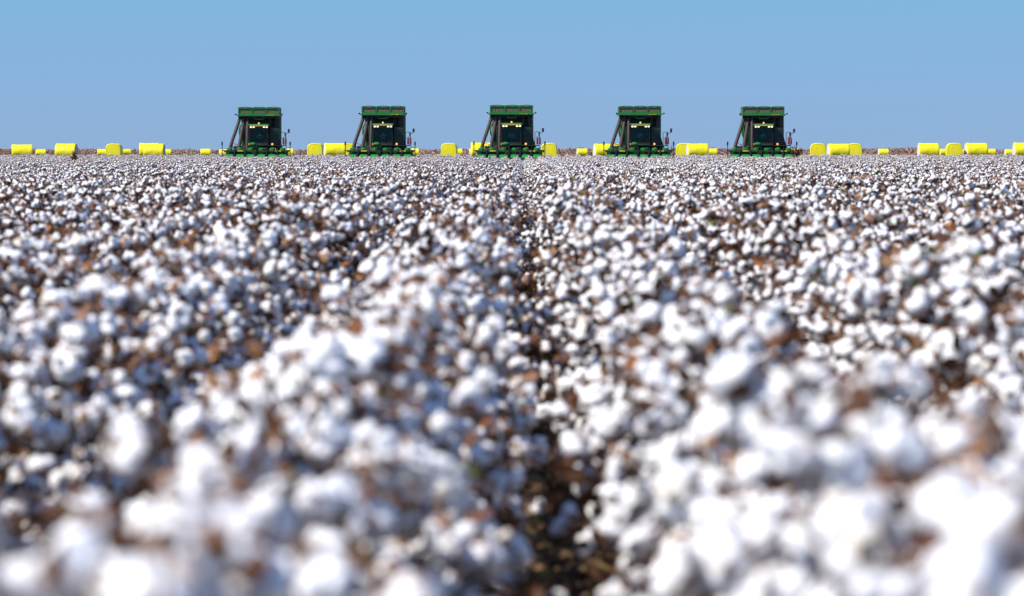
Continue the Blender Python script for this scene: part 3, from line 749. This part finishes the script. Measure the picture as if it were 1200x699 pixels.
# ------------------------------------------------------------------ round bales in yellow wrap (axis along X)
def make_bale(wrapped=False):
    T = empty('cotton_bale', (0, 0, 0)); n = 40; D = 1.0
    def ring(bm_, x, r, sd=0, sag=0):
        out = []
        for k in range(n):
            a = 2 * PI * k / n; q = r * (1 if not wrapped else .93 / (abs(math.cos(a)) ** 3.4 + abs(math.sin(a)) ** 3.4) ** (1 / 3.4)) * (1 + .012 * math.sin(3 * a + x * 2) + .01 * math.sin(7 * a + sd))
            z = math.sin(a) * q; z = max(z, -.93 * .98)
            out.append(bm_.verts.new((x, math.cos(a) * q * 1.02, z + .92)))
        return out
    b = bmesh.new()
    prof = [(-1.20, .86), (-1.21, .93), (-1.17, .965)] + [(-1.1 + 2.2 * k / 10, .985 + .008 * math.sin(k * 2.1)) for k in range(11)] + [(1.17, .965), (1.21, .93), (1.20, .86)]
    rs = [ring(b, x, r * .98, i) for i, (x, r) in enumerate(prof)]
    for r0, r1 in zip(rs, rs[1:]):
        for k in range(n): b.faces.new((r0[k], r0[(k + 1) % n], r1[(k + 1) % n], r1[k]))
    bmesh.ops.recalc_face_normals(b, faces=b.faces)
    m_ = bpy.data.meshes.new('wrap'); b.to_mesh(m_); b.free(); m_.shade_smooth(); obj('wrap', m_, T, WRAP)
    for s in (-1, 1):
        b = bmesh.new(); rr_ = [ring(b, s * 1.185, .87, 1), ring(b, s * 1.20, .6, 2), ring(b, s * 1.205, .3, 3)]
        for r0, r1 in zip(rr_, rr_[1:]):
            for k in range(n): b.faces.new((r0[k], r0[(k + 1) % n], r1[(k + 1) % n], r1[k]))
        b.faces.new(rr_[-1]); bmesh.ops.recalc_face_normals(b, faces=b.faces)
        m_ = bpy.data.meshes.new('cotton_end'); b.to_mesh(m_); b.free(); m_.shade_smooth(); obj('wrapped_end' if wrapped else 'cotton_end', m_, T, WRAP if wrapped else BALE_END)
    return T
bale = make_bale(); bale_w = make_bale(True); n_w = 0
# (column of centre, depth, turn in degrees, top row, label)
BALES = [
 (26, 612, 6, 169.6, 'big yellow wrapped bale nearest the left edge of the picture'),
 (48, 1215, 4, 175.2, 'small distant yellow bale between the first two big bales at far left'),
 (78, 612, -7, 168.5, 'big yellow wrapped bale, second big one from the left edge'),
 (120, 1235, 5, 175, 'small distant yellow bale just left of the third big bale from left'),
 (134, 600, 84, 168, 'round ended yellow bale standing end on, third big one from left'),
 (147.5, 1260, 20, 175, 'small distant yellow bale just right of the end on bale at left'),
 (175, 640, 3, 167.4, 'yellow bale half hidden behind another left of the first picker'),
 (181, 606, -4, 168.6, 'big yellow bale standing in front of another left of the first picker'),
 (195, 1240, 3, 175, 'small distant yellow bale touching the right end of the paired big bales'),
 (241, 1215, 3, 174.6, 'lone small yellow bale between the paired bales and the leftmost picker'),
 (263, 1215, 3, 175.4, 'small yellow bale seen behind the left end of the leftmost picker'),
 (338, 1215, 3, 174.2, 'small yellow bale seen behind the right end of the leftmost picker'),
 (370, 618, 82, 167.4, 'end on yellow bale, left one of the three beside the second picker'),
 (392, 600, 8, 168, 'yellow bale with pale left end, middle of the three beside the second picker'),
 (408, 640, 80, 166.8, 'yellow bale seen behind the slanted duct of the second picker'),
 (485, 1200, 4, 173.6, 'small yellow bale behind the right end of the second picker'),
 (526.5, 606, 83, 166.8, 'lone end on yellow bale between the second and middle pickers'),
 (536, 1225, 4, 174.6, 'sliver of a small yellow bale right of the lone end on bale'),
 (556, 1225, 4, 174.6, 'small yellow bale just outside the left end of the middle picker'),
 (564, 600, 3, 167.2, 'big yellow bale behind the ducts of the middle picker'),
 (643.5, 606, 86, 167, 'end on yellow bale at the right end of the middle picker'),
 (682, 1200, 6, 173.6, 'lone small yellow bale between the middle and fourth pickers'),
 (708, 600, 9, 168.8, 'yellow bale with pale left end behind the left end of the fourth picker'),
 (720, 630, 84, 166.8, 'yellow bale seen between the slanted ducts of the fourth picker'),
 (801.5, 612, 80, 166.2, 'end on yellow bale nearest the right end of the fourth picker'),
 (817, 600, 7, 168.4, 'long yellow bale in front, right of the fourth picker'),
 (834, 1200, 5, 173.8, 'small yellow bale just right of the long bale by the fourth picker'),
 (932, 1200, 5, 173.6, 'small yellow bale behind the right end of the rightmost picker'),
 (958.5, 606, 84, 166, 'end on yellow bale, left one of the three right of the rightmost picker'),
 (982, 598, 9, 168.7, 'yellow bale with pale left end, middle of three right of the rightmost picker'),
 (1001, 618, 82, 166.9, 'end on yellow bale, right one of three right of the rightmost picker'),
 (1035, 1215, 4, 174.6, 'lone small yellow bale between the three bales and the big far right ones'),
 (1087.5, 612, 4, 168, 'big side on yellow bale just right of the lone small bale at right'),
 (1106, 1235, 10, 174.6, 'sliver of a small yellow bale left of the round topped bale at right'),
 (1117.5, 600, 88, 165.8, 'tall round topped end on yellow bale among the far right bales'),
 (1130.5, 1235, 10, 175.2, 'tiny yellow sliver of a bale in the gap beside the round topped bale'),
 (1143.5, 600, 7, 167.8, 'big side on yellow bale right of the round topped bale'),
 (1160, 1240, 8, 174.6, 'small yellow bale touching the right side of a big side on bale'),
 (1183, 1215, 6, 175.2, 'small yellow bale next to the bale cut by the right edge'),
 (1199, 606, 4, 167.3, 'big yellow bale cut by the right edge of the picture'),
]
for i, (cx, d, turn, top, lab) in enumerate(BALES):
    if turn > 45:
        t = bale_w if n_w == 0 else copy_tree(bale_w); n_w += 1
    else: t = bale if i == 0 else copy_tree(bale)
    z = ground_z(d); h = EYE + (HZ - top) * d / F - z; s_ = min(1.1, max(.96, h / 1.885))
    if turn > 45: turn = 90 - (90 - turn) * .4
    t.location = (px(cx, d), d, z); t.rotation_euler = (0, 0, R(turn)); t.scale = (random.uniform(.98, 1.03), s_ * (.93 if turn > 45 else 1), s_)
    tag(t, lab, 'cotton bale', 'yellow wrapped cotton bales behind the crop')
print('plants', len(near_pts), 'far', len(far_pts), 'objects', len(bpy.data.objects), 'farthest individual', vis[-1][1])
